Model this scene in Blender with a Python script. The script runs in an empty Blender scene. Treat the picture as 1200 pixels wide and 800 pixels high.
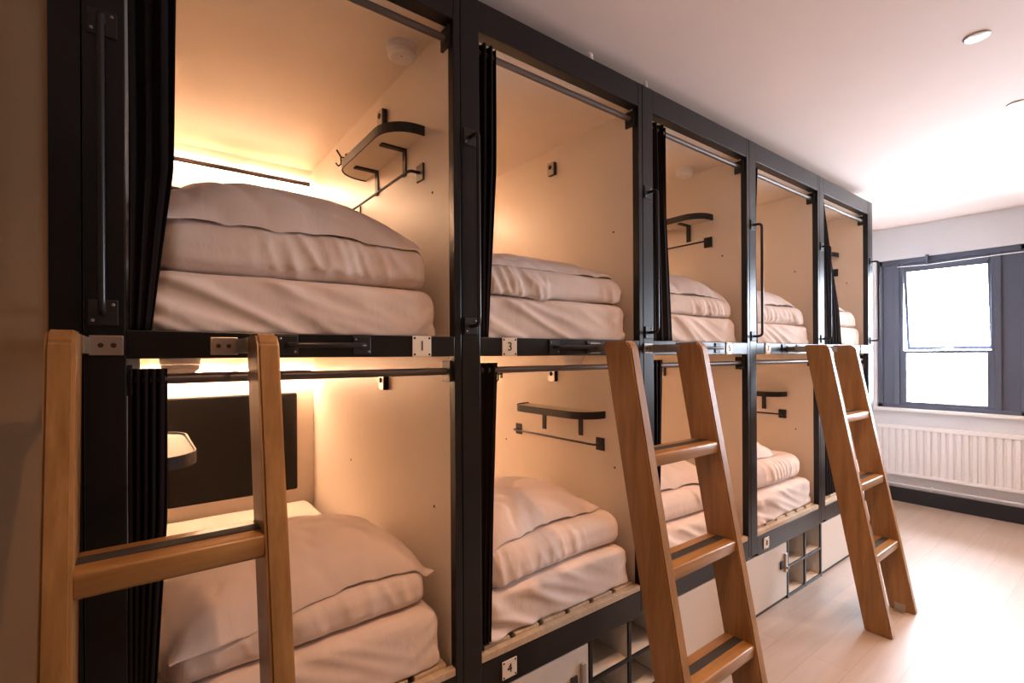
import bpy, bmesh, math, random
import numpy as np
from mathutils import Vector, Matrix, noise
SC = bpy.context.scene
COL = SC.collection
PI = math.pi

# ------------------------------------------------------------------ materials
def newmat(name):
    m = bpy.data.materials.new(name); m.use_nodes = True
    nt = m.node_tree; b = nt.nodes['Principled BSDF']
    return m, nt, b
def simple(name, col, rough=.5, metal=0, spec=.5, coat=0, bump=0, bscale=60, sheen=0):
    m, nt, b = newmat(name)
    b.inputs['Base Color'].default_value = (*col, 1)
    b.inputs['Roughness'].default_value = rough
    b.inputs['Metallic'].default_value = metal
    b.inputs['Specular IOR Level'].default_value = spec
    b.inputs['Coat Weight'].default_value = coat
    if sheen: b.inputs['Sheen Weight'].default_value = sheen
    # slight procedural variation on every surface
    tc = nt.nodes.new('ShaderNodeTexCoord'); nz = nt.nodes.new('ShaderNodeTexNoise')
    nz.inputs['Scale'].default_value = bscale; nz.inputs['Detail'].default_value = 4
    nt.links.new(tc.outputs['Object'], nz.inputs['Vector'])
    mx = nt.nodes.new('ShaderNodeMixRGB'); mx.blend_type = 'MULTIPLY'; mx.inputs[0].default_value = .06
    mx.inputs[1].default_value = (*col, 1); nt.links.new(nz.outputs['Fac'], mx.inputs[2])
    nt.links.new(mx.outputs[0], b.inputs['Base Color'])
    if bump:
        bp = nt.nodes.new('ShaderNodeBump'); bp.inputs['Strength'].default_value = bump
        bp.inputs['Distance'].default_value = .004
        nt.links.new(nz.outputs['Fac'], bp.inputs['Height']); nt.links.new(bp.outputs[0], b.inputs['Normal'])
    return m
def wood(name, c1, c2, scale, rough=.35, coat=.25, rot=(0, 0, 0)):
    m, nt, b = newmat(name)
    N = nt.nodes.new; L = nt.links.new
    tc = N('ShaderNodeTexCoord'); mp = N('ShaderNodeMapping'); mp.inputs['Scale'].default_value = scale
    mp.inputs['Rotation'].default_value = rot
    L(tc.outputs['Object'], mp.inputs['Vector'])
    nz = N('ShaderNodeTexNoise'); nz.inputs['Scale'].default_value = 1; nz.inputs['Detail'].default_value = 6
    nz.inputs['Distortion'].default_value = .6
    L(mp.outputs[0], nz.inputs['Vector'])
    rp = N('ShaderNodeValToRGB'); rp.color_ramp.elements[0].position = .3; rp.color_ramp.elements[1].position = .72
    rp.color_ramp.elements[0].color = (*c2, 1); rp.color_ramp.elements[1].color = (*c1, 1)
    L(nz.outputs['Fac'], rp.inputs[0])
    nz2 = N('ShaderNodeTexNoise'); nz2.inputs['Scale'].default_value = 5; nz2.inputs['Detail'].default_value = 3
    L(mp.outputs[0], nz2.inputs['Vector'])
    mx = N('ShaderNodeMixRGB'); mx.blend_type = 'MULTIPLY'; mx.inputs[0].default_value = .35
    L(rp.outputs[0], mx.inputs[1]); L(nz2.outputs['Fac'], mx.inputs[2])
    L(mx.outputs[0], b.inputs['Base Color'])
    b.inputs['Roughness'].default_value = rough; b.inputs['Coat Weight'].default_value = coat
    b.inputs['Coat Roughness'].default_value = .25
    return m
def emis(name, col, s):
    m, nt, b = newmat(name)
    b.inputs['Base Color'].default_value = (.8, .8, .8, 1)
    b.inputs['Emission Color'].default_value = (*col, 1); b.inputs['Emission Strength'].default_value = s
    return m

M = {}
M['cream'] = simple('cream laminate', (.80, .70, .60), .42, bscale=3)
M['cream_front'] = simple('cream locker laminate', (.70, .64, .57), .35, bscale=3)
M['black'] = simple('black powder coated steel', (.0045, .0045, .0055), .30, spec=.42, bscale=200)
M['blacktrim'] = simple('black bracket steel', (.012, .011, .011), .45)
M['rod'] = simple('dark bronze tube', (.13, .105, .095), .42, metal=.5)
M['handle'] = simple('graphite handle tube', (.03, .03, .032), .3, metal=.4)
M['steel'] = simple('brushed steel', (.50, .46, .42), .33, metal=.9)
M['screw'] = simple('screw steel', (.35, .33, .3), .3, metal=.9)
M['hole'] = simple('dark screw hole', (.03, .018, .01), .8)
M['ivory'] = simple('ivory plate', (.90, .84, .74), .4)
M['ink'] = simple('black engraved numeral', (.01, .01, .01), .6)
M['leather'] = simple('black padded vinyl', (.006, .005, .005), .6, spec=.15, bump=.1, bscale=300)
M['shelf'] = simple('pale shelf board', (.72, .64, .52), .4)
M['curtain'] = simple('black curtain cloth', (.012, .008, .007), .9, spec=.1, bump=.2, bscale=500)
M['white'] = simple('white enamel', (.84, .84, .86), .35)
M['plastic'] = simple('white plastic', (.88, .83, .81), .4)
M['winframe'] = simple('blue grey window frame paint', (.095, .11, .16), .4)
M['skirting'] = simple('navy black skirting paint', (.008, .010, .016), .3)
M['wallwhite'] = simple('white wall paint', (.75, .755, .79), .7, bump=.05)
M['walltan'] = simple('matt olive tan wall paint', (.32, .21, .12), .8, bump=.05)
M['ceil'] = simple('ceiling paint', (.88, .73, .655), .75, bscale=4)
M['grip'] = simple('dark anti slip strip', (.035, .03, .026), .75, bump=.5, bscale=900)
M['slat'] = wood('pale birch slat', (.78, .62, .44), (.66, .49, .32), (2, 14, 14), .5, 0)
M['oak_z'] = wood('oak stile', (.47, .245, .082), (.29, .14, .04), (22, 26, 2.2), .38, .3, (0, .18, 0))
M['oak_y'] = wood('oak tread', (.50, .265, .09), (.32, .155, .045), (24, 2.2, 24), .35, .3)
M['led'] = emis('warm led strip', (1, .635, .39), 84)
M['downlight'] = emis('warm downlight lens', (1, .82, .45), 2.6)

def linen():
    m, nt, b = newmat('white cotton linen')
    N = nt.nodes.new; L = nt.links.new
    b.inputs['Roughness'].default_value = .85; b.inputs['Specular IOR Level'].default_value = .25
    b.inputs['Sheen Weight'].default_value = .1
    tc = N('ShaderNodeTexCoord')
    a = N('ShaderNodeTexNoise'); a.inputs['Scale'].default_value = 7; a.inputs['Detail'].default_value = 5
    a.inputs['Distortion'].default_value = .3
    mp = N('ShaderNodeMapping'); mp.inputs['Scale'].default_value = (1, 1.6, .7); mp.inputs['Rotation'].default_value = (.5, .2, .3)
    L(tc.outputs['Object'], mp.inputs[0]); L(mp.outputs[0], a.inputs['Vector'])
    c = N('ShaderNodeTexNoise'); c.inputs['Scale'].default_value = 420; L(tc.outputs['Object'], c.inputs['Vector'])
    b1 = N('ShaderNodeBump'); b1.inputs['Strength'].default_value = .25; b1.inputs['Distance'].default_value = .02
    L(a.outputs['Fac'], b1.inputs['Height'])
    b2 = N('ShaderNodeBump'); b2.inputs['Strength'].default_value = .08; b2.inputs['Distance'].default_value = .001
    L(c.outputs['Fac'], b2.inputs['Height']); L(b1.outputs[0], b2.inputs['Normal']); L(b2.outputs[0], b.inputs['Normal'])
    b.inputs['Base Color'].default_value = (.83, .70, .63, 1)
    return m
M['linen'] = linen()

def floormat():
    m, nt, b = newmat('pale oak plank floor')
    N = nt.nodes.new; L = nt.links.new
    tc = N('ShaderNodeTexCoord'); mp = N('ShaderNodeMapping'); mp.inputs['Rotation'].default_value = (0, 0, PI / 2)
    L(tc.outputs['Object'], mp.inputs[0])
    br = N('ShaderNodeTexBrick'); br.inputs['Scale'].default_value = 1; br.inputs['Brick Width'].default_value = 1.3
    br.inputs['Row Height'].default_value = .19; br.inputs['Mortar Size'].default_value = .0015; br.offset = .37
    br.inputs['Color1'].default_value = (.48, .385, .32, 1); br.inputs['Color2'].default_value = (.44, .35, .285, 1)
    br.inputs['Mortar'].default_value = (.38, .28, .21, 1); L(mp.outputs[0], br.inputs['Vector'])
    m2 = N('ShaderNodeMapping'); m2.inputs['Scale'].default_value = (16, 1.2, 1); L(tc.outputs['Object'], m2.inputs[0])
    nz = N('ShaderNodeTexNoise'); nz.inputs['Scale'].default_value = 1; nz.inputs['Detail'].default_value = 6
    nz.inputs['Distortion'].default_value = 1; L(m2.outputs[0], nz.inputs['Vector'])
    mx = N('ShaderNodeMixRGB'); mx.blend_type = 'MULTIPLY'; mx.inputs[0].default_value = .25
    L(br.outputs['Color'], mx.inputs[1]); L(nz.outputs['Fac'], mx.inputs[2]); L(mx.outputs[0], b.inputs['Base Color'])
    b.inputs['Roughness'].default_value = .42; b.inputs['Specular IOR Level'].default_value = .5
    return m
M['floor'] = floormat()

def glassmat():
    m = bpy.data.materials.new('clear window glass'); m.use_nodes = True
    nt = m.node_tree; nt.nodes.clear(); N = nt.nodes.new
    o = N('ShaderNodeOutputMaterial'); t = N('ShaderNodeBsdfTransparent'); g = N('ShaderNodeBsdfGlossy')
    g.inputs['Roughness'].default_value = .02; f = N('ShaderNodeFresnel'); f.inputs[0].default_value = 1.3
    x = N('ShaderNodeMixShader'); nt.links.new(f.outputs[0], x.inputs[0])
    nt.links.new(t.outputs[0], x.inputs[1]); nt.links.new(g.outputs[0], x.inputs[2]); nt.links.new(x.outputs[0], o.inputs[0])
    return m
M['glass'] = glassmat()

# ------------------------------------------------------------------ helpers
class MB:
    """collects shapes into one bmesh"""
    def __init__(s): s.bm = bmesh.new()
    def box(s, x0, x1, y0, y1, z0, z1, bev=0, seg=2):
        t = bmesh.new(); bmesh.ops.create_cube(t, size=1)
        for v in t.verts:
            v.co = Vector(((x0 + x1) / 2 + v.co.x * (x1 - x0), (y0 + y1) / 2 + v.co.y * (y1 - y0), (z0 + z1) / 2 + v.co.z * (z1 - z0)))
        if bev: bmesh.ops.bevel(t, geom=list(t.edges), offset=bev, segments=seg, affect='EDGES', profile=.5)
        s._add(t); return s
    def _add(s, t):
        me = bpy.data.meshes.new('tmp'); t.to_mesh(me); t.free(); s.bm.from_mesh(me); bpy.data.meshes.remove(me)
    def prism(s, pts, ax, a, b, bev=0):
        """extrude polygon pts along axis ax ('x','y','z') from a to b"""
        t = bmesh.new()
        def P(p, h):
            return {'x': (h, p[0], p[1]), 'y': (p[0], h, p[1]), 'z': (p[0], p[1], h)}[ax]
        A = [t.verts.new(P(p, a)) for p in pts]; B = [t.verts.new(P(p, b)) for p in pts]
        t.faces.new(A); t.faces.new(B[::-1])
        n = len(pts)
        for i in range(n): t.faces.new((A[i], B[i], B[(i + 1) % n], A[(i + 1) % n]))
        bmesh.ops.recalc_face_normals(t, faces=t.faces)
        if bev: bmesh.ops.bevel(t, geom=list(t.edges), offset=bev, segments=2, affect='EDGES')
        s._add(t); return s
    def tube(s, pts, r, n=12, closed=False, cap=True):
        pts = [Vector(p) for p in pts]; rings = []
        t = bmesh.new(); up = None
        for i, p in enumerate(pts):
            d = (pts[min(i + 1, len(pts) - 1)] - pts[max(i - 1, 0)]).normalized()
            if up is None:
                up = Vector((0, 0, 1)) if abs(d.z) < .9 else Vector((1, 0, 0))
            a = d.cross(up).normalized(); b = d.cross(a).normalized(); up = -b
            up = a.cross(d).normalized()
            rings.append([t.verts.new(p + r * (math.cos(2 * PI * k / n) * a + math.sin(2 * PI * k / n) * up)) for k in range(n)])
        for i in range(len(rings) - 1):
            for k in range(n):
                t.faces.new((rings[i][k], rings[i][(k + 1) % n], rings[i + 1][(k + 1) % n], rings[i + 1][k]))
        if cap: t.faces.new(rings[0][::-1]); t.faces.new(rings[-1])
        bmesh.ops.recalc_face_normals(t, faces=t.faces)
        s._add(t); return s
    def lathe(s, prof, loc, n=40, axis='z'):
        t = bmesh.new(); rings = []
        for r, h in prof:
            rings.append([t.verts.new((r * math.cos(2 * PI * k / n), r * math.sin(2 * PI * k / n), h)) for k in range(n)])
        for i in range(len(rings) - 1):
            for k in range(n):
                t.faces.new((rings[i][k], rings[i][(k + 1) % n], rings[i + 1][(k + 1) % n], rings[i + 1][k]))
        t.faces.new(rings[0][::-1]); t.faces.new(rings[-1])
        if axis == 'x': bmesh.ops.rotate(t, verts=t.verts, cent=(0, 0, 0), matrix=Matrix.Rotation(PI / 2, 3, 'Y'))
        if axis == 'y': bmesh.ops.rotate(t, verts=t.verts, cent=(0, 0, 0), matrix=Matrix.Rotation(PI / 2, 3, 'X'))
        bmesh.ops.translate(t, verts=t.verts, vec=loc)
        bmesh.ops.recalc_face_normals(t, faces=t.faces)
        s._add(t); return s
    def build(s, name, mat, parent=None, smooth=None):
        me = bpy.data.meshes.new(name); s.bm.to_mesh(me); s.bm.free()
        me.materials.append(mat)
        o = bpy.data.objects.new(name, me); COL.objects.link(o)
        if parent is not None:
            o.parent = parent; 
            w = root_loc(parent)
            o.location = -w
        if smooth:
            me.set_sharp_from_angle(angle=math.radians(smooth))
            for p in me.polygons: p.use_smooth = True
        return o
def root_loc(p):
    v = Vector((0, 0, 0))
    while p is not None:
        v += p.location; p = p.parent
    return v
def tag(o, label=None, cat=None, group=None, kind=None):
    if label: o['label'] = label
    if cat: o['category'] = cat
    if group: o['group'] = group
    if kind: o['kind'] = kind
    return o
def thing(name, loc, label, cat, group=None):
    o = bpy.data.objects.new(name, None); o.location = loc; COL.objects.link(o); o.empty_display_size = .1
    return tag(o, label, cat, group)
def struct(mb, name, mat, parent=None, smooth=None):
    o = mb.build(name, mat, parent, smooth)
    if parent is None: o['kind'] = 'structure'
    return o

# ------------------------------------------------------------------ layout numbers (metres)
Y0, PITCH, NM = -.113, 1.0872, 5
YK = [Y0 + PITCH * k for k in range(NM + 1)]
ZT, ZMT, ZMB = 3.129, 1.813, 1.739
ZC = 3.217          # room ceiling
YW = 7.11           # window wall
XR = 3.05           # right wall
YB = -1.6           # wall behind camera
XB = -2.12

# ------------------------------------------------------------------ room shell
struct(MB().box(XB, XR, YB, YW + .1, -.1, 0), 'floor', M['floor'])
struct(MB().box(XB, XR, YB, YW + .1, ZC, ZC + .1), 'ceiling', M['ceil'])
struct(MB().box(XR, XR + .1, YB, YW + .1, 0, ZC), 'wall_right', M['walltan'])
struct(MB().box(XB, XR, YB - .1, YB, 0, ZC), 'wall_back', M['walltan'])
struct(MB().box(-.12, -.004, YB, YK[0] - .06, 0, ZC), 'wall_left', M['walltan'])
struct(MB().box(XB - .1, XB, YB, YW + .1, 0, ZC), 'wall_behind_bunks', M['wallwhite'])
struct(MB().box(XB, -.62, 5.46, 5.56, 0, ZC).box(-.72, -.62, 5.56, YW, 0, ZC), 'wall_alcove', M['wallwhite'])
# window wall with one seen opening and two unseen ones added for daylight
wins = [(-.464, .80), (.98, 1.72), (1.95, 2.75)]
WZ0, WZ1 = 1.09, 2.84
w = MB()
w.box(-.72, XR, YW, YW + .22, 0, WZ0).box(-.72, XR, YW, YW + .22, WZ1, ZC)
xs = [-.72] + [v for p in wins for v in p] + [XR]
for i in range(0, len(xs), 2): w.box(xs[i], xs[i + 1], YW, YW + .22, WZ0, WZ1)
struct(w, 'wall_far', M['wallwhite'])
struct(MB().box(-.62, XR, YW - .018, YW, 0, .165, .004), 'baseboard_far', M['skirting'])
struct(MB().box(XR - .018, XR, YB, YW, 0, .12, .004), 'baseboard_right', M['skirting'])
struct(MB().box(-.62, XR, YW - .05, YW + .05, WZ0 - .03, WZ0 + .004, .004), 'trim_1', M['white'])

def window(idx, x0, x1, gx0, gx1, opened):
    yf = YW + .035
    f = MB()
    # outer frame
    f.box(x0, x1, yf, yf + .07, WZ1 - .055, WZ1, .004).box(x0, x1, yf, yf + .07, WZ0, WZ0 + .045, .004)
    f.box(x0, x0 + .05, yf, yf + .07, WZ0, WZ1, .004).box(x1 - .05, x1, yf, yf + .07, WZ0, WZ1, .004)
    root = struct(f, 'window_%d' % idx, M['winframe'])
    def P(n, mb, m=M['winframe']):
        return mb.build(n, m, root)
    # solid side boards
    if gx0 - x0 > .1:
        b = MB().box(x0 + .05, gx0 - .1, yf + .02, yf + .05, WZ0 + .045, WZ1 - .055)
        P('side_panel', b)
        P('mullion', MB().box(gx0 - .115, gx0 - .06, yf - .01, yf + .07, WZ0 + .045, WZ1 - .055, .004))
    if x1 - gx1 > .12:
        P('side_panel', MB().box(gx1 + .1, x1 - .05, yf + .02, yf + .05, WZ0 + .045, WZ1 - .055))
        P('mullion', MB().box(gx1 + .06, gx1 + .11, yf - .01, yf + .07, WZ0 + .045, WZ1 - .055, .004))
    a0, a1 = (gx0 - .06, gx1 + .06) if gx0 - x0 > .1 else (x0 + .05, x1 - .05)
    z0, zm, z1 = WZ0 + .045, 1.765, WZ1 - .055
    # lower fixed sash
    P('lower_sash', MB().box(a0, gx0, yf + .01, yf + .06, z0, zm, .003).box(gx1, a1, yf + .01, yf + .06, z0, zm, .003)
      .box(gx0, gx1, yf + .01, yf + .06, z0, z0 + .035, .003).box(gx0, gx1, yf + .01, yf + .06, zm - .03, zm, .003))
    g = P('glass_pane', MB().box(gx0, gx1, yf + .03, yf + .036, z0 + .035, zm - .03), M['glass'])
    # fixed jambs for upper light
    P('jamb', MB().box(a0, gx0 - .03, yf + .01, yf + .06, zm, z1, .003)); P('jamb', MB().box(gx1 + .03, a1, yf + .01, yf + .06, zm, z1, .003))
    # top hung sash
    s = MB(); t = .033
    H = z1 - zm - .004
    s.box(gx0 - .028, gx1 + .028, -.02, .02, -.10, 0, .003).box(gx0 - .028, gx1 + .028, -.02, .02, -H, -H + .035, .003)
    s.box(gx0 - .028, gx0, -.02, .02, -H, 0, .003).box(gx1, gx1 + .028, -.02, .02, -H, 0, .003)
    so = s.build('upper_sash', M['winframe'], root); so.location = (0, yf + .035, z1)
    so.rotation_euler = (math.radians(8 if opened else 0), 0, 0)
    gp = MB().box(gx0, gx1, -.003, .003, -H + .035, -.10).build('glass_pane', M['glass']); gp.parent = so
    h = MB().box((gx0 + gx1) / 2 - .05, (gx0 + gx1) / 2 + .05, -.045, -.02, -H + .005, -H + .025, .004).build('window_handle', M['white']); h.parent = so
    return root
window(1, -.464, .80, -.19, .50, True)
window(2, .98, 1.72, 1.05, 1.65, False)  # unseen, added to let in more daylight
window(3, 1.95, 2.75, 2.02, 2.68, False)  # also out of view, put in for its daylight
# thin curtain wire across the window head
t = thing('curtain_wire', (-.2, YW, 2.75), 'thin pale curtain wire strung across the top of the window frame', 'curtain wire')
MB().tube([(-.25, YW - .03, 2.745), (.02, YW - .03, 2.735), (.6, YW - .03, 2.75), (.95, YW - .03, 2.752)], .005).build('wire', M['white'], t, 40)
for x in (.02, .93):
    MB().box(x - .012, x + .012, YW - .045, YW, 2.735, 2.85, .003).build('bracket', M['winframe'], t)

# radiator
rd = thing('radiator', (.4, YW - .06, .12), 'long white ridged panel radiator on the wall below the window', 'radiator')
r = MB(); x = -.44; rx1 = 1.35
pts = []
n = 28; wdt = (rx1 + .44) / n
prof = [(-.44, YW - .075)]
for i in range(n):
    a = -.44 + i * wdt
    prof += [(a + .10 * wdt, YW - .078), (a + .25 * wdt, YW - .098), (a + .75 * wdt, YW - .098), (a + .9 * wdt, YW - .078)]
prof += [(rx1, YW - .075), (rx1, YW - .06), (-.44, YW - .06)]
r.prism(prof, 'z', .36, .86); r.build('front_panel', M['white'], rd)
MB().box(-.445, rx1 + .005, YW - .1, YW - .03, .86, .905, .006).build('top_grille', M['white'], rd)
MB().box(-.445, rx1 + .005, YW - .1, YW - .03, .325, .36, .006).build('bottom_seam', M['white'], rd)
MB().box(-.43, rx1 - .01, YW - .06, YW - .035, .35, .87).build('rear_panel', M['white'], rd)
for x in (-.1, 1.0): MB().box(x, x + .04, YW - .035, YW - .001, .4, .8).build('wall_bracket', M['white'], rd)
pp = thing('heating_pipe', (.3, YW - .035, .2), 'thin white heating pipe running along the top of the dark skirting under the radiator', 'pipe')
MB().tube([(-.6, YW - .032, .205), (XR - .02, YW - .032, .205)], .012).build('pipe_run', M['white'], pp, 40)
MB().tube([(1.28, YW - .032, .205), (1.28, YW - .045, .32)], .009).build('riser', M['white'], pp, 40)
for x in (.05, 1.0, 2.0): MB().box(x - .008, x + .008, YW - .05, YW - .0005, .185, .225, .002).build('pipe_clip', M['white'], pp)

# ------------------------------------------------------------------ numerals
def text_mesh(ch, size):
    cu = bpy.data.curves.new('numeral', 'FONT'); cu.body = ch; cu.size = size; cu.extrude = .0008
    cu.align_x = 'CENTER'; cu.align_y = 'CENTER'
    o = bpy.data.objects.new('numeral', cu); COL.objects.link(o)
    bpy.context.view_layer.update()
    me = bpy.data.meshes.new_from_object(o.evaluated_get(bpy.context.evaluated_depsgraph_get()))
    bpy.data.objects.remove(o); bpy.data.curves.remove(cu)
    me.materials.clear(); me.materials.append(M['ink'])
    for v in me.vertices:      # text plane -> facing +x
        x, y, z = v.co; v.co = (z, x, y)
    return me
def number_plate(root, ch, y, z):
    p = MB().box(.0005, .0045, y - .037, y + .037, z - .037, z + .037, .002).build('number_plate', M['ivory'], root)
    for dy in (-1, 1):
        for dz in (-1, 1):
            MB().lathe([(.004, -.0012), (.0042, 0), (.0025, .0012)], (.0052, y + dy * .029, z + dz * .029), 10, 'x').build('screw', M['ink'], p)
    o = bpy.data.objects.new('numeral', text_mesh(ch, .05)); COL.objects.link(o); o.parent = p
    o.location = Vector((.0052, y, z))
    return p

# ------------------------------------------------------------------ bunk columns
def loop_handle(root, y, z0, z1, horizontal=False, r=.008):
    """bar with two bends on two plates"""
    if not horizontal:
        pts = [(.002, y, z0), (.035, y, z0), (.05, y, z0 + .004), (.058, y, z0 + .012), (.06, y, z0 + .028), (.06, y, z1 - .028), (.058, y, z1 - .012), (.05, y, z1 - .004), (.035, y, z1), (.002, y, z1)]
        h = MB().tube(pts, r, 12).build('grab_handle', M['handle'], root, 50)
        for z in (z0, z1):
            pl = MB().box(0, .006, y - .03, y + .03, z - .032, z + .032, .002).build('mounting_plate', M['blacktrim'], h)
            for a, b in ((-1, 1), (1, -1), (1, 1), (-1, -1)):
                pass
        for z in (z0, z1):
            for a, b in ((-1, -1), (1, 1)):
                MB().lathe([(.004, -.001), (.004, .001), (.002, .002)], (.0065, y + a * .02, z + b * .02), 10, 'x').build('screw', M['screw'], h)
    else:
        a, b = z0, z1; z = y
        pts = [(.002, a, z), (.03, a, z), (.042, a + .01, z), (.044, a + .025, z), (.044, b - .025, z), (.042, b - .01, z), (.03, b, z), (.002, b, z)]
        h = MB().tube(pts, r, 12).build('rail_handle', M['handle'], root, 50)
        for yy in (a, b):
            MB().box(0, .005, yy - .03, yy + .03, z - .03, z + .03, .002).build('mounting_plate', M['blacktrim'], h)
            for s1, s2 in ((-1, 1), (1, -1)):
                MB().lathe([(.0035, -.001), (.0035, .001), (.002, .002)], (.0055, yy + s1 * .021, z + s2 * .02), 10, 'x').build('screw', M['screw'], h)
    return h

def wall_shelf(root, yw, sgn, zc):
    """yw: wall plane, sgn: -1 shelf sticks out to -y, +1 to +y; zc centre height"""
    x0, x1, d, r = -.24, -.90, (.155 if sgn < 0 else .145), .13
    out = [(x0, 0)]
    for i in range(9):
        a = i / 8 * PI / 2
        out.append((x0 - r + r * math.cos(a), d - r * .95 + r * .95 * math.sin(a)))
    for i in range(9):
        a = PI / 2 + i / 8 * PI / 2
        out.append((x1 + r + r * math.cos(a), d - r * .95 + r * .95 * math.sin(a)))
    out.append((x1, 0))
    def mp(p, inset=0): return (p[0], yw + sgn * p[1])
    board = MB().prism([mp(p) for p in out][::1], 'z', zc - .016, zc + .014).build('shelf', M['shelf'], root)
    # edge band
    t = bmesh.new(); th = .006
    ins = []
    n = len(out)
    for i, p in enumerate(out):
        a = Vector(out[max(i - 1, 0)]); b = Vector(out[min(i + 1, n - 1)]); dd = (b - a).normalized()
        nrm = Vector((dd.y, -dd.x))
        ins.append((p[0] + nrm.x * th, p[1] + nrm.y * th))
    e = MB()
    tb = bmesh.new()
    A = [[tb.verts.new((q[0], yw + sgn * max(q[1], 0), z)) for q in L] for L in (out, ins) for z in (zc - .020, zc + .020)]
    for i in range(n - 1):
        for (c1, c2) in ((0, 1), (1, 3), (3, 2), (2, 0)):
            tb.faces.new((A[c1][i], A[c1][i + 1], A[c2][i + 1], A[c2][i]))
    for k in (0, n - 1): tb.faces.new((A[0][k], A[1][k], A[3][k], A[2][k]))
    bmesh.ops.recalc_face_normals(tb, faces=tb.faces); e._add(tb)
    e.build('edge_band', M['blacktrim'], board)
    t.free()
    for xb in (-.42, -.74):
        y1, y2 = sorted((yw + sgn * .001, yw + sgn * .008)); ya, yb = sorted((yw + sgn * .001, yw + sgn * .115))
        MB().box(xb - .016, xb + .016, y1, y2, zc - .135, zc - .017, .001).box(xb - .016, xb + .016, ya, yb, zc - .024, zc - .0165, .001).build('bracket', M['blacktrim'], board)
    return board
def towel_rail(root, yw, sgn, z, xa=-.27, xb=-1.0):
    s = sgn
    o = .052
    t = MB().tube([(xa, yw + s * .002, z), (xa, yw + s * (o - .01), z), (xa - .006, yw + s * (o - .003), z), (xa - .02, yw + s * o, z), (xb + .02, yw + s * o, z), (xb + .006, yw + s * (o - .003), z), (xb, yw + s * (o - .01), z), (xb, yw + s * .002, z)], .006, 10)
    t = t.build('hanging_rail', M['blacktrim'], root, 50)
    for x in (xa, xb):
        a, b = sorted((yw, yw + s * .008))
        MB().box(x - .03, x + .03, a, b, z - .035, z + .035, .002).build('mounting_plate', M['blacktrim'], t)
    return t
def coat_hook(root, yw, s, x, z):
    h = MB().tube([(x, yw + s * .004, z + .01), (x, yw + s * .03, z + .01), (x, yw + s * .055, z + .045)], .005, 8)
    h.tube([(x, yw + s * .03, z + .012), (x, yw + s * .03, z - .03), (x, yw + s * .045, z - .045), (x, yw + s * .06, z - .03)], .005, 8)
    h.box(x - .012, x + .012, *sorted((yw, yw + s * .005)), z - .02, z + .035, .001)
    return h.build('coat_hook', M['blacktrim'], root, 60)
def hook_plate(root, yw, s, x, z):
    a, b = sorted((yw, yw + s * .024))
    p = MB().box(x - .029, x + .029, a, b, z - .038, z + .038, .003).build('socket_body', M['blacktrim'], root)
    a, b = sorted((yw + s * .0235, yw + s * .028))
    MB().box(x - .029, x + .026, a, b, z - .038, z + .038, .0015).build('socket_plate', M['steel'], p)
    y1 = yw + s * .028
    MB().lathe([(.013, 0), (.013, .004), (.008, .006)] if s < 0 else [(.008, -.006), (.013, -.004), (.013, 0)], (x, y1, z + .008), 16, 'y').build('socket_hole', M['hole'], p, 40)
    return p

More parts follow.
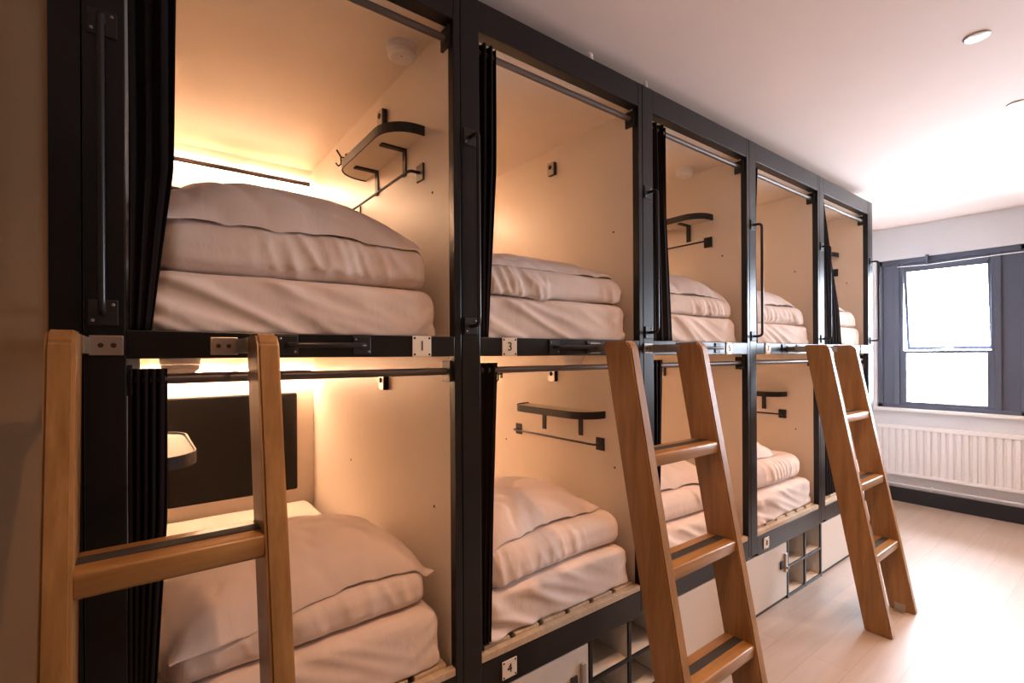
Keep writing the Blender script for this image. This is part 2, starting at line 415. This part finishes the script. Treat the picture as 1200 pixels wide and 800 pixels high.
numbers_u = ['1', '3', '5', '7', '9']; numbers_l = ['2', '4', '6', '8', '10']
plate_u = [.919, .225, .83, .236, .90]; plate_l = [.88, .216, .88, .2, .88]
names = ['nearest', 'second', 'middle', 'fourth', 'farthest']
for k in range(NM):
    y = YK[k]; yl = y + .113; yr = y + 1.057; ye = y + PITCH
    desc = ['nearest two-storey black framed sleeping pod column, with the plates 1 and a steel ladder bracket',
            'second black framed pod column from the camera, with the plate 3 above 4',
            'middle black framed pod column, behind the second wooden ladder',
            'fourth black framed pod column, with plates 7 and 8 and open cubbies below',
            'farthest black framed pod column, beside the window end of the room'][k]
    if k == 0: desc = 'nearest two-storey black framed sleeping pod column, with the plate 1 and black headboard'
    R = thing('sleeping_pod_column', (0, y, 0), desc, 'bunk', 'columns of stacked sleeping pods')
    B = M['black']
    e = .0012
    # frame
    MB().box(-.045, 0, y + e, y + .085, .427, ZT, .003).build('post', B, R)
    MB().box(-.04, -.0005, yr, ye - e, .427, ZT, .002).build('post', B, R)
    MB().box(-.06, -.001, y + .085, yr, 3.008, ZT, .003).build('top_rail', B, R)
    MB().box(-.06, -.001, y + .085, yr, ZMB, ZMT, .003).build('middle_rail', B, R)
    MB().box(-.06, -.001, y + .085, yr, .41, .535, .003).build('bottom_rail', B, R)
    MB().box(-1.96, -.06, y + e, ye - e, ZT - .03, ZT - .001).build('roof_panel', M['cream'], R)
    # panels, each level its own
    for lo, hi in ((.41, ZMB), (ZMT - .01, ZT - .03)):
        MB().box(-1.93, -.115, y + .075, yl, lo, hi).build('side_panel', M['cream'], R)
        MB().box(-1.93, -.04, yr, ye - e, lo, hi).build('side_panel', M['cream'], R)
        MB().box(-1.93, -1.90, yl, yr, lo, hi).build('back_panel', M['cream'], R)
    MB().box(-1.90, -.06, yl, yr, 3.008, ZT - .032).build('ceiling_panel', M['cream'], R)
    MB().box(-1.90, -.06, yl, yr, ZMB + .001, ZMT - .008).build('upper_deck', M['cream'], R)
    # lower slatted base
    MB().box(-.034, -.004, y + .086, yr - .001, .536, .564, .002).build('bed_edge_batten', M['slat'], R)
    for s in range(6):
        ya = yl + .005 + s * .157
        MB().box(-1.89, -.0345, ya, ya + .130, .545, .576, .003).build('bed_slat', M['slat'], R)
    for xx in (-.5, -1.4):
        MB().box(xx - .03, xx + .03, yl, yr, .50, .545).build('bed_bearer', M['slat'], R)
    # levels
    for lv, off in ((1, 1.26), (0, 0)):
        # curtain rod
        zr = 2.955 if lv else 1.682
        rd_ = MB().tube([(-.047, y + .085, zr), (-.047, yr, zr)], .0135, 16).build('curtain_rod', M['rod'], R, 40)
        for a, b in ((y + .0855, y + .097), (yr - .012, yr)):
            MB().box(-.078, -.018, a, b, zr - .04, zr + .04, .002).build('rod_bracket', M['blacktrim'], rd_)
        # light bar with led behind it; top lip added to cut the upward light
        zb = 1.635 + off
        lb = MB().box(-1.862, -1.852, yl + .02, yr - .025, zb - .014, zb + .016, .002).box(-1.880, -1.855, yl + .02, yr - .025, zb + .011, zb + .015).build('light_bar', M['rod'], R)
        MB().box(-1.879, -1.8625, yl + .03, yr - .035, zb - .020, zb + .006).build('led_strip', M['led'], lb)
        MB().box(-1.90, -1.862, (yl + yr) / 2 - .02, (yl + yr) / 2 + .02, zb + .006, zb + .011).build('bar_clip', M['steel'], lb)
        # headboard
        MB().box(-1.898, -1.865, yl + .12, yr - .11, .86 + off, (1.50 if not lv else 1.48) + off, .012, 3).build('headboard', M['leather'], R, 40)
        # furniture on side walls
        if (k % 2 == 0) == bool(lv):
            yw, s = yr, -1
        else:
            yw, s = yl, 1
        wall_shelf(R, yw, s, 1.412 + off)
        towel_rail(R, yw, s, 1.248 + off)
        if s < 0: coat_hook(R, yr, -1, -1.2, 1.60 + off)
        hook_plate(R, yr, -1, -.645, 1.618 + off)
        d = MB()
        for hx, hz in ((-.17, 1.134), (-1.15, 1.158)) if not lv else ((-.17, 2.40),):
            d.lathe([(.007, -.002), (.005, .001)], (hx, yr - .0005, hz), 10, 'y')
        d.build('screw_cap', M['hole'], R)
    # grab handle on the post, upper level
    loop_handle(R, y + .040, 1.855, 2.58)
    loop_handle(R, 1.777, y + .47, y + .70, True)
    number_plate(R, numbers_u[k], y + plate_u[k], 1.776)
    number_plate(R, numbers_l[k], y + plate_l[k], .472)
    if k in (0, 1, 3):       # ladder brackets on the middle rail
        pass

# closing filler at the near end and end post at the far end
f = MB().box(-.045, -.0005, -.173, Y0 - .001, 0, ZT).build('filler_panel', M['black']); tag(f, 'tall narrow black filler board between the tan wall and the nearest pod post', 'panel')
R = thing('end_post', (0, YK[5], 0), 'narrow black end post with a looped handle beside the window', 'post')
MB().box(-.045, 0, YK[5] + .001, YK[5] + .085, .0, ZT, .003).build('post', M['black'], R)
MB().box(-1.93, -.045, YK[5] + .04, YK[5] + .085, 0, ZT).build('end_panel', M['cream'], R)
loop_handle(R, YK[5] + .04, 1.855, 2.58)

# ------------------------------------------------------------------ storage under the bunks
def locker(y0, y1, label, lock=None):
    R = thing('storage_locker', (0, y0, 0), label, 'locker', 'lockers under the pods')
    MB().box(-.52, -.03, y0 + .001, y1 - .001, .02, .405).build('carcass', M['cream_front'], R)
    MB().box(-.030, -.004, y0 + .004, y1 - .004, .026, .405, .002).build('door', M['cream_front'], R)
    MB().box(-.50, -.012, y0 + .001, y1 - .001, 0, .02).build('plinth', M['blacktrim'], R)
    if lock:
        l = MB().box(-.004, .012, lock - .016, lock + .016, .20, .335, .006).build('lock', M['steel'], R)
        MB().lathe([(.011, 0), (.011, .012), (.007, .015)], (.012, lock, .235), 18, 'x').build('lock_cylinder', M['steel'], l, 40)
        MB().box(-.004, .006, lock - .075, lock - .035, .235, .29, .003).build('finger_pull', M['blacktrim'], R)
def cubby(y0, y1, label):
    R = thing('cubby_unit', (0, y0, 0), label, 'shelving', 'open cubbies under the pods')
    g = M['black']; t = .022
    ym = (y0 + y1) / 2
    MB().box(-.44, -.425, y0, y1, .005, .405).build('back_panel', M['cream_front'], R)
    for a in (y0 + .001, ym - t / 2, y1 - t - .001):
        c = MB().box(-.425, -.012, a + .002, a + t - .002, .022, .405).build('divider', M['cream_front'], R)
        MB().box(-.012, -.001, a, a + t, .0, .408, .001).build('edge_trim', g, c)
    for a, b in ((y0 + t, ym - t / 2), (ym + t / 2, y1 - t)):
        for z in (.008, .215):
            c = MB().box(-.425, -.012, a + .001, b - .001, z, z + .012).build('shelf', M['cream_front'], R)
            MB().box(-.012, -.002, a, b, z - .004, z + .014, .001).build('edge_trim', g, c)
locker(Y0, 1.05, 'plain cream locker front under the nearest pod column')
locker(1.05, 1.655, 'cream locker with a steel lock under the pod numbered 4', 1.61)
cubby(1.655, 2.235, 'open four-hole cubby unit behind the foot of the second ladder')
locker(2.235, 3.66, 'long cream locker with a steel lock left of the far cubbies', 3.625)
cubby(3.66, 4.25, 'open four-hole cubby unit under the fourth pod column, near the farthest ladder')
locker(4.25, 5.32, 'plain cream locker front behind the farthest ladder')

# ------------------------------------------------------------------ ladders
def ladder(yl, yr, tl, tr, label):
    """yl..yl+tl left stile, yr..yr+tr right stile"""
    R = thing('wooden_ladder', (.5, (yl + yr) / 2, 0), label, 'ladder', 'wooden ladders leaning on the pods')
    bk = lambda z: .132 + (1.80 - z) / 1.80 * .342
    D = .147
    for a, t in ((yl, tl), (yr, tr)):
        c = .012
        pts = [(bk(0), 0), (bk(0) + D, 0), (bk(1.775) + D, 1.775), (bk(1.80) + D - .02, 1.80), (bk(1.80), 1.80)]
        s = MB().prism(pts, 'y', a, a + t, .006).build('stile', M['oak_z'], R, 30)
    ya, yb = yl + tl - .004, yr + .004
    for zt in (1.335, .900, .468):
        x1 = bk(zt) + D - .004; x0 = x1 - .138
        s = MB().box(x0, x1, ya, yb, zt - .052, zt, .008, 3).build('tread', M['oak_y'], R, 30)
        MB().box(x0 + .046, x0 + .086, ya + .004, yb - .004, zt - .001, zt + .0025, .001).build('grip_strip', M['grip'], s)
    # steel floor bracket near the foot and hooks on the rail
    for a, sg in ((yl + tl, 1), (yr, -1)):
        p, q = sorted((a, a + sg * .045)); p2, q2 = sorted((a, a + sg * .005))
        MB().box(bk(0) + .03, bk(0) + .09, p, q, 0, .004, .001).box(bk(0) + .03, bk(0) + .09, p2, q2, 0, .05, .001).build('foot_bracket', M['steel'], R)
        p, q = sorted((a + sg * .002, a + sg * .07))
        h = MB().box(.0005, .006, p, q, 1.748, 1.798, .002)
        h.box(.0005, bk(1.77) + .03, p2, q2, 1.752, 1.792, .001)
        h = h.build('rail_bracket', M['steel'], R)
        for j in (.025, .05):
            MB().lathe([(.006, 0), (.006, .002), (.003, .0022)], (.0058, a + sg * j, 1.773), 12, 'x').build('bracket_hole', M['hole'], h)
    return R
ladder(-.150, .226, .047, .050, 'oak ladder nearest the camera, leaning on the pods at the left edge')
ladder(1.612, 2.132, .052, .052, 'middle oak ladder, leaning between the pods numbered 3 and 5')
ladder(3.625, 4.092, .048, .050, 'farthest oak ladder, standing beside the window end')

# ------------------------------------------------------------------ curtains
rng = random.Random(4)
def curtain(k, lv, prof, label, nf=3):
    """prof: list of (z, right y offset from column start)"""
    y = YK[k]; ztop = (2.955 if lv else 1.682) + .03; zbot = 1.815 if lv else .60
    prof = sorted(prof); zs = [p[0] for p in prof]; ys = [p[1] for p in prof]
    nz, nu = 40, 90
    npl = nf
    verts = []; ph = rng.random() * 6
    for i in range(nz + 1):
        z = zbot + (ztop - zbot) * i / nz
        yr_ = y + float(np.interp(z, zs, ys)); yl_ = y + .035 if yr_ - y < .3 else y + .115
        yl_ = y + .088
        if yr_ < yl_ + .03: yl_ = yr_ - .03
        yl_ = max(y + .0865, min(yl_, yr_ - .02))
        for j in range(nu + 1):
            u = j / nu
            a = u * npl * 2 * PI + .5 * math.sin(z * 2 + ph)
            amp = (.007 + .010 * (z - zbot) / (ztop - zbot)) * (.75 + .25 * math.sin(z * 3 + u * 5 + ph))
            xx = -.0135 - .0175 * (z - zbot) / (ztop - zbot) + amp * math.sin(a)
            yy = yl_ + (yr_ - yl_) * u + .004 * math.sin(a * 2 + ph)
            if j > nu - 3: yy = yl_ + (yr_ - yl_) * u
            verts.append((xx, yy, z))
    faces = [(i * (nu + 1) + j, i * (nu + 1) + j + 1, (i + 1) * (nu + 1) + j + 1, (i + 1) * (nu + 1) + j) for i in range(nz) for j in range(nu)]
    me = bpy.data.meshes.new('curtain'); me.from_pydata(verts, [], faces); me.materials.append(M['curtain'])
    for p in me.polygons: p.use_smooth = True
    o = bpy.data.objects.new('curtain', me); COL.objects.link(o)
    m = o.modifiers.new('t', 'SOLIDIFY'); m.thickness = .003
    tag(o, label, 'curtain', 'black curtains drawn to the side')
curtain(0, 1, [(1.8, .135), (2.07, .165), (2.26, .187), (2.7, .193), (3, .193)], 'gathered black curtain drawn to the left of pod 1, tallest in view', 3)
curtain(0, 0, [(.5, .14), (.88, .143), (1.31, .168), (1.7, .170)], 'gathered black curtain in the lower pod behind the nearest ladder', 5)
curtain(1, 1, [(1.8, .13), (1.87, .135), (2.5, .178), (2.96, .185), (3, .185)], 'narrow black curtain bunched at the left side of pod 3')
curtain(1, 0, [(.5, .13), (1.10, .155), (1.71, .19)], 'narrow black curtain in pod 4, below the plate 3')
curtain(2, 1, [(1.8, .27), (1.91, .265), (2.5, .24), (3, .24)], 'black curtain edge behind the handle of the pod above the second ladder')
curtain(2, 0, [(.5, .14), (1.25, .18), (1.7, .205)], 'tapering black curtain seen between the stiles of the second ladder')
curtain(3, 1, [(1.8, .112), (2.4, .112), (2.7, .13), (3, .165)], 'sliver of black curtain behind the post of pod 7')
curtain(4, 1, [(1.8, .465), (2.1, .43), (2.6, .27), (3, .13)], 'wide bunched black curtain in the farthest upper pod', 6)
curtain(4, 0, [(.62, .40), (1.7, .40)], 'dark curtain in the farthest lower pod, beside the last ladder', 6)

# ------------------------------------------------------------------ bedding
def grid_box(nx, ny, nz):
    """unit cube surface grid, verts in [-1,1]"""
    idx = {}; V = []; F = []
    def vid(i, j, k):
        if (i, j, k) not in idx:
            idx[(i, j, k)] = len(V); V.append((2 * i / nx - 1, 2 * j / ny - 1, 2 * k / nz - 1))
        return idx[(i, j, k)]
    for i in range(nx):
        for j in range(ny):
            F.append((vid(i, j, 0), vid(i, j + 1, 0), vid(i + 1, j + 1, 0), vid(i + 1, j, 0)))
            F.append((vid(i, j, nz), vid(i + 1, j, nz), vid(i + 1, j + 1, nz), vid(i, j + 1, nz)))
    for i in range(nx):
        for k in range(nz):
            F.append((vid(i, 0, k), vid(i + 1, 0, k), vid(i + 1, 0, k + 1), vid(i, 0, k + 1)))
            F.append((vid(i, ny, k), vid(i, ny, k + 1), vid(i + 1, ny, k + 1), vid(i + 1, ny, k)))
    for j in range(ny):
        for k in range(nz):
            F.append((vid(0, j, k), vid(0, j, k + 1), vid(0, j + 1, k + 1), vid(0, j + 1, k)))
            F.append((vid(nx, j, k), vid(nx, j + 1, k), vid(nx, j + 1, k + 1), vid(nx, j, k + 1)))
    return np.array(V), F
GB = {}
def soft(name, c, half, r, seed, kind):
    """c centre, half extents, r rounding radius per shape"""
    key = {'mattress': (40, 60, 14), 'duvet': (30, 64, 14), 'pillow': (36, 60, 10)}[kind]
    if key not in GB: GB[key] = grid_box(*key)
    V, F = GB[key]; V = V.copy()
    hx, hy, hz = half
    P = V * np.array(half)
    if kind == 'mattress':
        # denser sampling towards the front (x = +1)
        P[:, 0] = (np.sign(V[:, 0]) * np.abs(V[:, 0]) ** .6) * hx
    if kind in ('mattress', 'duvet'):
        rr = np.tile(np.array(r, float), (len(P), 1))   # rounding radii x,y,z
        if kind == 'mattress': rr[V[:, 2] < -.45] = (.014, .03, .014)
        core = np.clip(P, -(np.array(half) - rr), np.array(half) - rr)
        d = (P - core) / rr
        n = np.linalg.norm(d, axis=1); m = np.maximum(n, 1e-9)
        linf = np.abs(d).max(axis=1)
        s = np.where(n > 1e-6, linf / m, 1)
        d = d * s[:, None]
        P = core + d * rr
    else:
        u, v, w = V[:, 0], V[:, 1], V[:, 2]
        uu = np.sin(u * PI / 2) * .35 + u * .65; vv = np.sin(v * PI / 2) * .25 + v * .75
        edge = (np.clip(1 - np.abs(uu) ** 2.2, 0, 1) ** .62 * np.clip(1 - np.abs(vv) ** 2.3, 0, 1) ** .66)
        # pinch the sides between the corners so that the corners stick out
        px = uu * hx * (1 - .07 * (1 - vv ** 2)); py = vv * hy * (1 - .05 * (1 - uu ** 2))
        pz = w * hz * (edge * .97 + .03)
        pz = np.where(w < 0, pz * .18, pz * 1.82) - hz * .82
        P = np.stack([px, py, pz], 1)
    rs = random.Random(seed)
    off = Vector((rs.random() * 50, rs.random() * 50, rs.random() * 50))
    out = []
    L = Vector
    for i in range(len(P)):
        p = L(P[i]); q = p + off
        a = V[i]
        if kind == 'mattress':
            front = max(0, a[0]) ** 6
            # diagonal pulls in the sheet over the front edge, strongest at the left corner
            t = (p.y * 1.0 + p.z * 2.4)
            w1 = noise.noise(L((t * 6.5 + off.x, p.y * 2.2, 3.1)))
            w1 = (1 - abs(w1) * 2.6) if abs(w1) < .38 else 0
            t2 = (-p.y * 1.0 + p.z * 1.6)
            w2 = noise.noise(L((t2 * 11 + off.y, p.y * 2.0, 7.7)))
            w2 = (1 - abs(w2) * 3.4) if abs(w2) < .29 else 0
            left = max(0, min(1, .55 - p.y / hy * .6)); right = max(0, min(1, p.y / hy * 1.3 - .5))
            top = 1 if a[2] < .98 else .5
            dsp = front * (.022 * w1 * left + .014 * w2 * right) * top + .007 * noise.noise(q * 4)
            p.x += dsp - .008 * front
            p.z += .003 * noise.noise(q * 5) + (.003 * front * w1 * left if a[2] > .5 else 0)
            p.y += .006 * noise.noise(q * 6 + L((9, 0, 0))) * abs(a[1])
        elif kind == 'duvet':
            front = max(0, a[0])
            w1 = noise.noise(L((p.y * 16 + p.z * 5 + off.x, p.x * 1.5 + off.y, p.z * 3)))
            w1 = (1 - abs(w1) * 3.0) if abs(w1) < .33 else 0
            msk = max(0, min(1, .5 + 1.6 * noise.noise(L((p.y * 2.5 + off.z, 1, 2)))))
            w1 = w1 * abs(w1)
            p.x += .015 * w1 * front * msk + .020 * noise.noise(q * 2.5) * abs(a[0])
            p.z += .012 * noise.noise(q * 2.2 + L((5, 5, 5))) * (1 if a[2] > 0 else .3) + .0035 * w1 * front * msk
            p.y += .018 * noise.noise(q * 2.8 + L((0, 8, 0))) * abs(a[1])
        else:
            w1 = noise.noise(L((p.x * 7 + p.y * 3 + off.x, p.y * 5 - p.x * 6 + off.y, p.z * 2)))
            w1 = (1 - abs(w1) * 3.2) if abs(w1) < .31 else 0
            if a[2] > -.9:
                p.z += .013 * noise.noise(q * 3.4) * (1 - abs(a[1]) ** 4) - .013 * w1 * w1
            p.z += .012 * noise.noise(q * 2.0) 
            p.x += .016 * noise.noise(q * 4 + L((3, 0, 0))); p.y += .014 * noise.noise(q * 3 + L((0, 3, 0)))
        out.append(p)
    me = bpy.data.meshes.new(name); me.from_pydata([tuple(p) for p in out], [], F); me.materials.append(M['linen'])
    for p in me.polygons: p.use_smooth = True
    o = bpy.data.objects.new(name, me); COL.objects.link(o); o.location = c
    m = o.modifiers.new('s', 'SUBSURF'); m.levels = 1; m.render_levels = 1
    return o
def bvh(o):
    from mathutils.bvhtree import BVHTree
    Mx = Matrix.Translation(o.location) @ o.rotation_euler.to_matrix().to_4x4()
    return BVHTree.FromPolygons([Mx @ v.co for v in o.data.vertices], [tuple(p.vertices) for p in o.data.polygons])
def settle(o, hz, zb, below=None, drop=.035):
    """rest the soft body on zb, letting it sink with the surface of what lies below"""
    R3 = Matrix.Rotation(o.rotation_euler.z, 3, 'Z')
    o.location.z = zb + hz
    if below is None: return bvh(o)
    T, top = below
    for v in o.data.vertices:
        wpt = R3 @ v.co + o.location
        h = 0; n_ = 0
        for dx, dy in ((0, 0), (.015, 0), (-.015, 0), (0, .015), (0, -.015)):
            hit = T.ray_cast(Vector((wpt.x + dx, wpt.y + dy, top + 1)), Vector((0, 0, -1)))
            h += max(-drop, (hit[0].z - top) if hit[0] is not None else -drop)
        v.co.z += h / 5
        hit = T.ray_cast(Vector((wpt.x, wpt.y, top + 1)), Vector((0, 0, -1)))
        if hit[0] is not None:
            zz = o.location.z + v.co.z
            if zz < hit[0].z + .001: v.co.z += hit[0].z + .001 - zz
    return bvh(o)
def topz(o):
    zs = sorted(o.location.z + v.co.z for v in o.data.vertices)
    return zs[int(len(zs) * .985)]

where_u = ['in pod 1, the nearest upper pod', 'in pod 3, upper pod second from the camera', 'in the upper pod above the second ladder',
           'in pod 7, the fourth upper pod', 'in the farthest upper pod by the window']
where_l = ['in the lower pod behind the nearest ladder', 'in pod 4, the lower pod under plate 3', 'in the lower pod seen through the second ladder',
           'in pod 8, lower pod left of the farthest ladder', 'in the farthest lower pod']
# per pod tweaks: duvet (cx, hx, hy, hz, rot), pillow (cx, cy off, hx, hy, hz, rot deg, tilt)
TW = {
 (0, 1): dict(mh=.182, d=(-.425, .36, .430, .086, 0), p=(-.345, -.04, .285, .43, .088, 1.5, 0)),
 (0, 0): dict(mh=.215, d=(-.43, .36, .415, .068, 1), p=(-.385, -.0, .31, .43, .092, 5, 0)),
 (1, 1): dict(mh=.188, d=(-.41, .36, .44, .068, 0), p=(-.35, -.01, .27, .40, .050, 1, 0)),
 (1, 0): dict(mh=.190, d=(-.41, .36, .43, .085, 2), p=(-.40, -.07, .29, .39, .088, 7, 0)),
 (2, 1): dict(mh=.165, d=(-.42, .36, .42, .062, 0), p=(-.36, -.03, .28, .41, .085, -2, 0)),
 (2, 0): dict(mh=.200, d=(-.43, .36, .42, .085, 0), p=(-.38, -.07, .28, .38, .085, -4, 0)),
 (3, 1): dict(mh=.150, d=(-.42, .36, .39, .072, 0), p=(-.37, -.03, .28, .40, .078, 3, 0)),
 (3, 0): dict(mh=.200, d=(-.43, .36, .40, .095, 0), p=(-.42, -.16, .28, .33, .085, 4, 0)),
 (4, 1): dict(mh=.165, d=(-.42, .36, .39, .072, 0), p=(-.40, -.10, .28, .38, .072, -3, 0)),
 (4, 0): dict(mh=.200, d=(-.43, .36, .40, .085, 0), p=(-.40, -.05, .28, .38, .085, 0, 0)),
}
for (k, lv), tw in TW.items():
    yc = YK[k] + .568; zb = ZMT - .008 if lv else .576
    wh = (where_u if lv else where_l)[k]
    mh = tw['mh']
    o = soft('mattress', (-.955 if lv else -.942, yc, 0), (.91, .446, mh / 2), (.035, .06, mh * .26), 10 + k * 2 + lv, 'mattress')
    T = settle(o, mh / 2, zb + .001); t1 = topz(o)
    tag(o, 'white sheeted mattress ' + wh, 'mattress', 'mattresses in the pods')
    cx, hx, hy, hz, rot = tw['d']
    o = soft('duvet', (cx, yc - .005, 0), (hx, hy, hz), (hz * 1.0, hz * .8, hz * .80), 40 + k * 2 + lv, 'duvet')
    o.rotation_euler.z = math.radians(rot); T = settle(o, hz, t1 - .002, (T, t1)); t2 = topz(o)
    tag(o, 'folded white duvet below the pillow ' + wh, 'duvet', 'folded duvets in the pods')
    cx, cy, hx, hy, hz, rot, tl = tw['p']
    o = soft('pillow', (cx, yc + cy, 0), (hx, hy, hz), (0, 0, 0), 70 + k * 2 + lv, 'pillow')
    o.rotation_euler = (0, 0, math.radians(rot)); settle(o, hz, t2 - .002, (T, t2), .045)
    tag(o, 'rumpled white pillow ' + wh, 'pillow', 'pillows topping the bedding stacks')

# ------------------------------------------------------------------ small ceiling things
def detector(x, y, zc, label):
    R = thing('smoke_detector', (x, y, zc), label, 'smoke detector', 'smoke detectors on the pod ceilings')
    MB().lathe([(.058, -.022), (.061, -.016), (.061, 0)], (x, y, zc), 40).build('base', M['plastic'], R, 40)
    MB().lathe([(.01, -.054), (.044, -.052), (.055, -.042), (.058, -.024)], (x, y, zc), 40).build('cover', M['plastic'], R, 30)
    MB().lathe([(.003, -.0535), (.003, -.050)], (x + .02, y - .01, zc), 8).build('indicator', M['hole'], R)
detector(-.27, .86, 3.008, 'round white smoke detector on the ceiling of pod 1')
detector(-.36, YK[2] + .92, 3.008, 'round white smoke detector on the ceiling of the middle upper pod')
detector(-.36, YK[4] + .92, 3.008, 'round white smoke detector on the ceiling of the farthest upper pod')
detector(-.50, .115, ZMB, 'round white smoke detector on the ceiling of the lower pod behind the nearest ladder')
detector(-.35, 1.90, ZMB, 'round white smoke detector on the ceiling of pod 4, just under the middle rail')
for x, y, rr, l in ((-.028, 1.70, .022, 'small pinkish cap on top of the frame above pod 3'), (-.02, 2.115, .011, 'tiny white cap on top of the frame at the joint beyond pod 3')):
    R = thing('frame_cap', (x, y, ZT), l, 'cap')
    MB().lathe([(rr, 0), (rr, .012), (rr * .6, .013)], (x, y, ZT + .0005), 24).build('collar', M['plastic'], R, 40)
    MB().lathe([(rr * .6, .013), (rr * .95, .018), (rr * .95, .032), (rr * .5, .040)], (x, y, ZT + .0005), 24).build('dome', M['plastic'], R, 40)
DL = [(1.09, 3.12, 'recessed round warm downlight in the ceiling, the complete one at upper right'),
      (1.10, 4.153, 'recessed downlight at the right edge of the photo, below the complete one'),
      (1.09, 5.2, 'added unseen downlight out past the right edge, level with the end post'), (1.09, 2.09, 'added unseen downlight overhead beside pod 3, above the view'),
      (1.09, .6, 'added unseen downlight overhead beside pod 1, above the view'), (1.09, 6.2, 'added unseen downlight out past the right edge, nearest the windows')]  # last four are guessed, out of view, added for warm fill
for x, y, l in DL:
    R = thing('downlight', (x, y, ZC), l, 'ceiling light', 'recessed downlights')
    t = bmesh.new(); 
    mb = MB(); mb.lathe([(.042, -.006), (.047, -.004), (.050, 0), (.040, 0), (.040, -.004)], (x, y, ZC), 40)
    mb.build('trim_ring', M['steel'], R, 40)
    MB().lathe([(.038, -.003), (.040, -.001)], (x, y, ZC), 40).build('lens', M['downlight'], R)

# ------------------------------------------------------------------ light
wd = bpy.data.worlds.new('World'); SC.world = wd; wd.use_nodes = True
bg = wd.node_tree.nodes['Background']; bg.inputs['Color'].default_value = (.78, .87, 1, 1); bg.inputs['Strength'].default_value = 17
for i, (a, b) in enumerate(((-.19, .50), (1.05, 1.65), (2.02, 2.68))):
    l = bpy.data.lights.new('window_portal', 'AREA'); l.shape = 'RECTANGLE'; l.size = b - a + .1; l.size_y = WZ1 - WZ0 - .1
    l.cycles.is_portal = True
    o = bpy.data.objects.new('window_portal', l); COL.objects.link(o)
    o.location = ((a + b) / 2, YW + .30, (WZ0 + WZ1) / 2); o.rotation_euler = (-PI / 2, 0, 0)

for x, y, l_ in DL:  # lamps of the two seen downlights and of the added ones
    l = bpy.data.lights.new('downlight_lamp', 'SPOT'); l.energy = 46; l.color = (1, .54, .30); l.spot_size = math.radians(110); l.spot_blend = .8; l.shadow_soft_size = .035
    o = bpy.data.objects.new('downlight_lamp', l); COL.objects.link(o); o.location = (x, y, ZC - .012)

# ------------------------------------------------------------------ camera
F = 574.98
cam = bpy.data.cameras.new('camera'); co = bpy.data.objects.new('camera', cam); COL.objects.link(co)
cam.sensor_width = 36; cam.lens = F / 1200 * 36; cam.shift_y = 15.5 / 1200; cam.clip_start = .02
co.location = (1.6, 0, 1.744)
co.rotation_euler = (Matrix.Rotation(math.radians(52.826), 3, 'Z') @ Matrix.Rotation(PI / 2, 3, 'X') @ Matrix.Rotation(-.0055, 3, 'Z')).to_euler()
SC.camera = co
vs = SC.view_settings; vs.view_transform = 'Standard'; vs.look = 'None'; vs.gamma = 1; vs.use_curve_mapping = False
vs.exposure = 1.22
